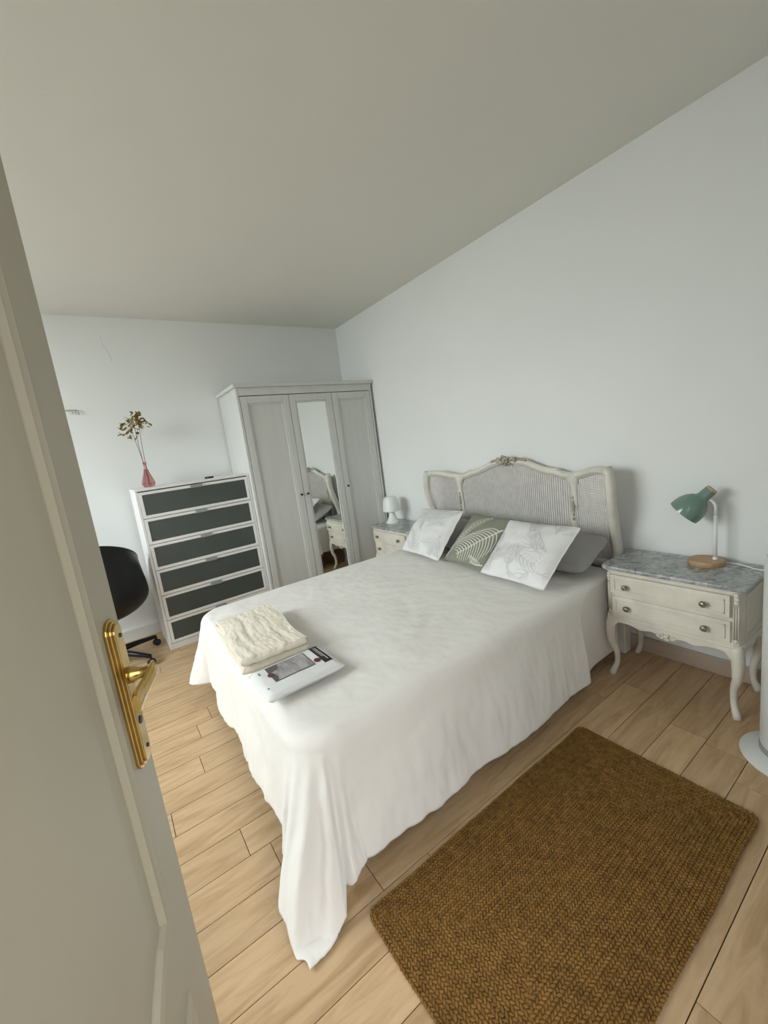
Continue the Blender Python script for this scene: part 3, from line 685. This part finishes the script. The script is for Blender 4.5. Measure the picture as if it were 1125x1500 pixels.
ns = nightstand(); ns.location = (3.136, -.182, 0); tag(ns, 'cream antique nightstand with grey marble top under the green lamp', 'nightstand', 'pair of nightstands')
n2 = copy_tree(ns); n2.location = (1.032, -.182, 0); tag(n2, 'cream antique nightstand with grey marble top between wardrobe and bed', 'nightstand', 'pair of nightstands')

# ------------------------------------------------------------------ green desk lamp
def green_lamp():
    ZB = .587; bx, by = 3.212, -.105
    t = empty('table_lamp', (bx, by, ZB)); tag(t, 'green metal table lamp with round wooden base and white stem', 'lamp')
    MB().lathe([(.0001, 0), (.066, 0), (.068, .003), (.068, .020), (.066, .023), (.0001, .023)], (0, 0, 0), 36).build('base', 'beech', t, smooth=True, angle=40)
    px, py = .030, .016
    MB().lathe([(.0001, .022), (.010, .022), (.010, .030), (.0075, .033), (.0001, .034)], (px, py, 0), 16).build('stem_collar', 'lampwhite', t, smooth=True, angle=40)
    pts = [(px, py, .028), (px, py, .12), (px, py, .225)]
    st = MB().tube(pts, .0075, 12).build('stem', 'lampwhite', t, smooth=True)
    cx = px - .045; arc = [(px, py, .222)] + [(px - .034 + .034 * math.cos(a), py - .004 * math.sin(a), .262 + .036 * math.sin(a)) for a in [k * PI / 2 / 8 for k in range(9)]] + [(px - .060, py - .006, .300)]
    MB().tube(arc, .0060, 10).build('gooseneck', 'lampwhite', t, smooth=True)
    head = Vector((px - .042, py - .010, .310)); ax = Vector((-.60, -.20, -.66)).normalized()
    outer = [(.0240, -.040), (.0243, -.038), (.0250, .000), (.0275, .008), (.040, .018), (.054, .036), (.064, .060), (.0675, .084), (.0665, .104)]
    inner = [(.0645, .103), (.0655, .084), (.0620, .060), (.052, .038), (.038, .021), (.020, .014)]
    sh = MB().lathe(outer + inner, head, 40, ax).build('shade', 'lampgreen', t, smooth=True, angle=50)
    MB().lathe([(.0001, -.0485), (.0210, -.0485), (.0230, -.047), (.0240, -.0402), (.0001, -.0402)], head, 24, ax).build('shade_cap', 'beech', t, smooth=True, angle=40)
    c = [(.060, .03, .006), (.10, .045, .004), (.135, .030, .004), (.165, .012, .0035), (.19, .008, .0035), (.207, .010, .0035), (.2155, .014, -.004), (.217, .02, -.05), (.217, .04, -.15)]
    MB().tube(c, .003, 8).build('cord', 'lampwhite', t, smooth=True)
green_lamp()
# ------------------------------------------------------------------ small white mushroom lamp
def white_lamp():
    t = empty('table_lamp', (.868, -.165, .587)); tag(t, 'small white mushroom-shaped table lamp beside the wardrobe', 'lamp')
    MB().lathe([(.0001, 0), (.062, 0), (.064, .006), (.058, .012), (.046, .030), (.032, .062), (.024, .095), (.021, .125), (.0001, .125)], (0, 0, 0), 32).build('base', 'lampshade', t, smooth=True, angle=50)
    MB().lathe([(.076, .110), (.0785, .112), (.076, .150), (.070, .190), (.060, .226), (.052, .238), (.030, .245), (.0001, .247), (.0001, .243), (.05, .234), (.058, .222), (.068, .186), (.074, .148)], (0, 0, 0), 32).build('shade', 'lampshade', t, smooth=True, angle=50)
white_lamp()

# ------------------------------------------------------------------ vase with dried stems, on the chest of drawers
def vase():
    vx, vy, vz = .275, -1.968, 1.2122
    t = empty('vase', (vx, vy, vz)); tag(t, 'pink faceted glass bottle vase standing on the chest of drawers', 'vase')
    prof = [(.0001, .002), (.036, .002), (.047, .026), (.036, .062), (.022, .100), (.0125, .135), (.0115, .165), (.015, .190)]
    ins = [(.0125, .190), (.009, .165), (.010, .135), (.019, .100), (.033, .062), (.043, .027), (.034, .006), (.0001, .006)]
    g = MB().lathe(prof + ins, (0, 0, 0), 7).build('glass_body', 'pinkglass', t)
    m = MB(); n = 7
    for k in range(n):
        a = 2 * PI * k / n; P = lambda r, z: (r * math.cos(a), r * math.sin(a), z); b = 2 * PI * (k + 1) / n; Q = lambda r, z: (r * math.cos(b), r * math.sin(b), z)
        m.tube([P(.036, .003), P(.047, .026), P(.036, .062), P(.022, .100), P(.0125, .135)], .0013, 5); m.tube([P(.047, .026), Q(.047, .026)], .0013, 5); m.tube([P(.036, .003), Q(.036, .003)], .0013, 5)
    mm = mat('pink_glass_edge', (.33, .09, .09), .2, var=.1); m.build('facet_edge', mm, t)
    f = empty('dried_stems', (vx, vy, vz + .0035)); tag(f, 'mustard coloured dried leafy stems standing in the pink vase', 'dried plant')
    random.seed(21)
    lat = Vector((.57, .81, 0)); dep = Vector((.81, -.57, 0))
    for s, (tx, tz, dp) in enumerate(((-.040, .475, .01), (.028, .53, -.01), (-.005, .545, .02))):
        pts = []
        for k in range(9):
            q = k / 8; pts.append(lat * (tx * q ** 1.6 + .004 * math.sin(q * 5 + s)) + dep * dp * q + Vector((0, 0, .004 + tz * q)))
        st = MB().tube(pts, [.0022 - .0011 * k / 8 for k in range(9)], 6).build('stem', 'stem', f, smooth=True)
        tip = pts[-1]
        for k in range(30):
            q = random.uniform(0, 1); side = random.choice((-1, 1)); c = tip + Vector((0, 0, -.10 * q)) + lat * (side * random.uniform(.004, .050) + (-.018 if s == 0 else .010)) + dep * random.uniform(-.04, .04) + Vector((0, 0, random.uniform(-.02, .025)))
            r = Matrix.Rotation(random.uniform(0, 6), 3, 'Z') @ Matrix.Rotation(random.uniform(-.9, .9), 3, 'Y')
            l = random.uniform(.017, .025); shp = [(-1, 0), (-.5, .38), (.1, .5), (.6, .32), (1, 0), (.6, -.32), (.1, -.5), (-.5, -.38)]
            m = MB(); vs = [c + r @ Vector((a * l, b * l, .0025 * (1 - a * a) + .001)) for a, b in shp] + [c + r @ Vector((a * l, b * l, .0025 * (1 - a * a) - .001)) for a, b in shp]
            m.add(vs, [tuple(range(8)), tuple(reversed(range(8, 16)))] + [(i, (i + 1) % 8, 8 + (i + 1) % 8, 8 + i) for i in range(8)])
            if k % 3 == 0: m.tube([tip + Vector((0, 0, -.12 * q - .01)), (tip + Vector((0, 0, -.12 * q - .01))) * .35 + c * .65, c], .0008, 4)
            m.build('leaf', 'leaf', st)
vase()
def phone():
    o = MB().box(-.028, .028, -.022, .022, 0, .014).build('small_black_case', 'black', None, bevel=.004, seg=3); o.location = (.36, -1.548, 1.2125); o.rotation_euler = (0, 0, .6)
    tag(o, 'small black object lying on top of the chest of drawers', 'case')
phone()

# ------------------------------------------------------------------ wall hook
def hook():
    t = empty('wall_hook', (XW, -2.345, 1.825)); tag(t, 'small white bracket screwed high on the back wall', 'hook')
    MB().box(0, .006, -.016, .030, -.014, .016).build('plate', 'lampwhite', t, bevel=.003)
    MB().tube([(.004, -.045, .012), (.018, -.045, .014), (.020, -.01, .015), (.020, .040, .013), (.020, .047, .006), (.020, .048, -.020)], .0045, 8).build('hook_arm', 'hookmetal', t, smooth=True)
    MB().tube([(.003, .010, .014), (.020, .010, .015)], .004, 8).build('hook_post', 'lampwhite', t, smooth=True)
    MB().lathe([(.0001, 0), (.004, 0), (.003, .002), (.0001, .0025)], (.006, .012, -.002), 10, (1, 0, 0)).build('screw', 'darkmetal', t)
hook()
def crack():
    pts = [(XW + .0002, y, z) for y, z in ((-2.055, 2.385), (-2.047, 2.345), (-2.052, 2.315), (-2.036, 2.285), (-2.020, 2.250), (-2.014, 2.215), (-2.016, 2.19))]
    MB().tube(pts, .0016, 5, flat=.5).build('plaster_crack', mat('crack_plaster', (.50, .50, .47), .9, var=.1), bpy.data.objects['wall_back'])
crack()

# ------------------------------------------------------------------ black tub chair on castors
def chair():
    c = Vector((.47, -2.44, 0)); t = empty('office_chair', c); tag(t, 'black plastic tub chair on castors half hidden behind the door', 'chair')
    # tub shell: seat bowl rising into a wrap-round back which faces the window
    face = math.radians(176); N, K = 48, 16
    def sh(u, v, off):
        th = 2 * PI * u; cth = math.cos(th - face)              # cth=1 at the open front
        top = .58 + .315 * (.5 - .5 * cth) ** .9; zb = .365
        r0 = .305 + off; q = v
        rr = r0 * (math.sin(min(1, q * 1.9) * PI / 2) ** .8); rr *= 1 - .16 * sstep(.55, 1.0, q) * (.5 - .5 * cth)
        z = zb + off * -1 + (top - zb) * (max(0, q - .18) / .82) ** 1.25
        return (rr * math.cos(th), rr * math.sin(th), z)
    m = MB(); m.grid(N, K, lambda u, v: sh(u, v, 0)); m.grid(N, K, lambda u, v: sh(1 - u, v, -.014))
    vs = []; fs = []
    rim = [sh(k / N, 1, -.007) for k in range(N + 1)]; m.tube(rim, .0085, 6, caps=False)
    m.build('seat_shell', 'black', t, smooth=True)
    MB().lathe([(.0001, .36), (.11, .36), (.12, .384), (.0001, .384)], (0, 0, 0), 20).build('seat_plate', 'black', t)
    MB().lathe([(.0001, .07), (.022, .07), (.022, .21), (.016, .21), (.016, .37), (.0001, .37)], (0, 0, 0), 16).build('gas_column', 'steel', t, smooth=True, angle=40)
    ca = math.atan2(-2.150 - c.y, .335 - c.x)
    for k in range(5):
        a = ca + k * 2 * PI / 5; d = Vector((math.cos(a), math.sin(a), 0)); n = Vector((-d.y, d.x, 0))
        lg = MB().tube([d * .015 + Vector((0, 0, .10)), d * .15 + Vector((0, 0, .092)), d * .31 + Vector((0, 0, .072))], [.024, .020, .014], 8, up=(0, 0, 1)).build('base_leg', 'black', t, smooth=True)
        m = MB(); e = d * .31
        for s in (-1, 1): m.lathe([(.0001, 0), (.022, 0), (.025, .003), (.025, .013), (.022, .016), (.0001, .016)], e + n * (s * .010 - .008) + Vector((0, 0, .025)), 16, n)
        m.lathe([(.0001, .03), (.008, .03), (.008, .07), (.0001, .07)], e, 10); m.build('castor', 'blackmat', lg, smooth=True, angle=40)
chair()

# ------------------------------------------------------------------ tower fan at the right edge
def fan():
    t = empty('tower_fan', (3.585, -.440, 0)); tag(t, 'white column tower fan on a round base at the right edge', 'fan')
    MB().lathe([(.0001, 0), (.150, 0), (.153, .006), (.146, .013), (.115, .022), (.100, .030), (.0001, .030)], (0, 0, 0), 48).build('base', 'fan', t, smooth=True, angle=40)
    MB().lathe([(.0001, .030), (.098, .030), (.098, .046), (.092, .050), (.0001, .050)], (0, 0, 0), 40).build('collar', 'greyplastic', t, smooth=True, angle=40)
    b = MB().lathe([(.0001, .048), (.092, .048), (.0955, .055), (.0955, .755), (.090, .767), (.070, .772), (.0001, .772)], (0, 0, 0), 48).build('column', 'fan', t, smooth=True, angle=40)
    for k in range(-4, 5):
        a = math.radians(-90 + k * 8); p = (.096 * math.cos(a), .096 * math.sin(a)); MB().tube([(*p, .20), (*p, .66)], .0022, 5).build('grille_slat', 'greyplastic', b)
    MB().lathe([(.0001, .7705), (.055, .7705), (.053, .774), (.0001, .774)], (0, 0, 0), 32).build('control_panel', 'greyplastic', t, smooth=True, angle=40)
fan()

# ------------------------------------------------------------------ braided jute rug
def rug():
    X0, X1, Y0, Y1 = 2.978, 3.575, -1.905, -.793
    t = empty('jute_rug', ((X0 + X1) / 2, (Y0 + Y1) / 2, 0)); tag(t, 'rectangular brown braided jute rug on the floor beside the bed', 'rug')
    A, B = (X1 - X0) / 2, (Y1 - Y0) / 2; P = .0186; random.seed(5)
    def rr(a, b, c):                                    # rounded rectangle as a closed polyline
        pts = []
        for sx, sy, a0 in ((1, 1, 0), (-1, 1, PI / 2), (-1, -1, PI), (1, -1, 3 * PI / 2)):
            for k in range(5): th = a0 + PI / 2 * k / 4; pts.append((sx * (a - c) + c * math.cos(th), sy * (b - c) + c * math.sin(th)))
        return pts
    m = MB(); m.prism(rr(A - .012, B - .012, .03), .0005, .006, lambda p, q, s: (p, q, s)); m.build('backing', 'jute', t)
    # low-poly strand lying along its own x axis
    n = 6; SV = []
    for xx, r in ((-.62, .62), (0, 1.0), (.62, .62)):
        for k in range(n): SV.append((xx, r * math.cos(2 * PI * k / n), r * math.sin(2 * PI * k / n)))
    SV += [(-1, 0, 0), (1, 0, 0)]; SF = [(i * n + k, i * n + (k + 1) % n, (i + 1) * n + (k + 1) % n, (i + 1) * n + k) for i in range(2) for k in range(n)]
    SF += [(3 * n, (k + 1) % n, k) for k in range(n)] + [(3 * n + 1, 2 * n + k, 2 * n + (k + 1) % n) for k in range(n)]
    r = 0
    while True:
        off = P * (r + .5); a, b = A - off, B - off
        if a < .006: break
        path = rr(a, b, max(.004, .022 - off * .2)); path.append(path[0]); cum = [0]
        for p, q in zip(path, path[1:]): cum.append(cum[-1] + math.hypot(q[0] - p[0], q[1] - p[1]))
        Lr = cum[-1]; N = max(6, int(Lr / .0115)); m = MB(); j = 0
        for k in range(N):
            s = Lr * k / N
            while j < len(cum) - 2 and cum[j + 1] < s: j += 1
            q = (s - cum[j]) / max(1e-9, cum[j + 1] - cum[j]); x = path[j][0] + (path[j + 1][0] - path[j][0]) * q; y = path[j][1] + (path[j + 1][1] - path[j][1]) * q
            th = math.atan2(path[j + 1][1] - path[j][1], path[j + 1][0] - path[j][0])
            for side in (-1, 1):
                ang = th + side * (.54 + random.uniform(-.15, .15)); ca, sa = math.cos(ang), math.sin(ang)
                ox = x - math.sin(th) * side * .0043 + (.5 * .0115 * math.cos(th) if side > 0 else 0); oy = y + math.cos(th) * side * .0043 + (.5 * .0115 * math.sin(th) if side > 0 else 0)
                lx, ry = .0090 * random.uniform(.9, 1.12), .0046 * random.uniform(.9, 1.12); zc = .0065 + random.uniform(-.0008, .0008)
                wob = .004 * nz(x * 2, y * 2, 1, 2)
                m.add([(ox + wob + px * lx * ca - py * ry * sa, oy + wob + px * lx * sa + py * ry * ca, zc + pz * .0042) for px, py, pz in SV], SF)
        m.build('braid', 'jute', t, smooth=True); r += 1
rug()
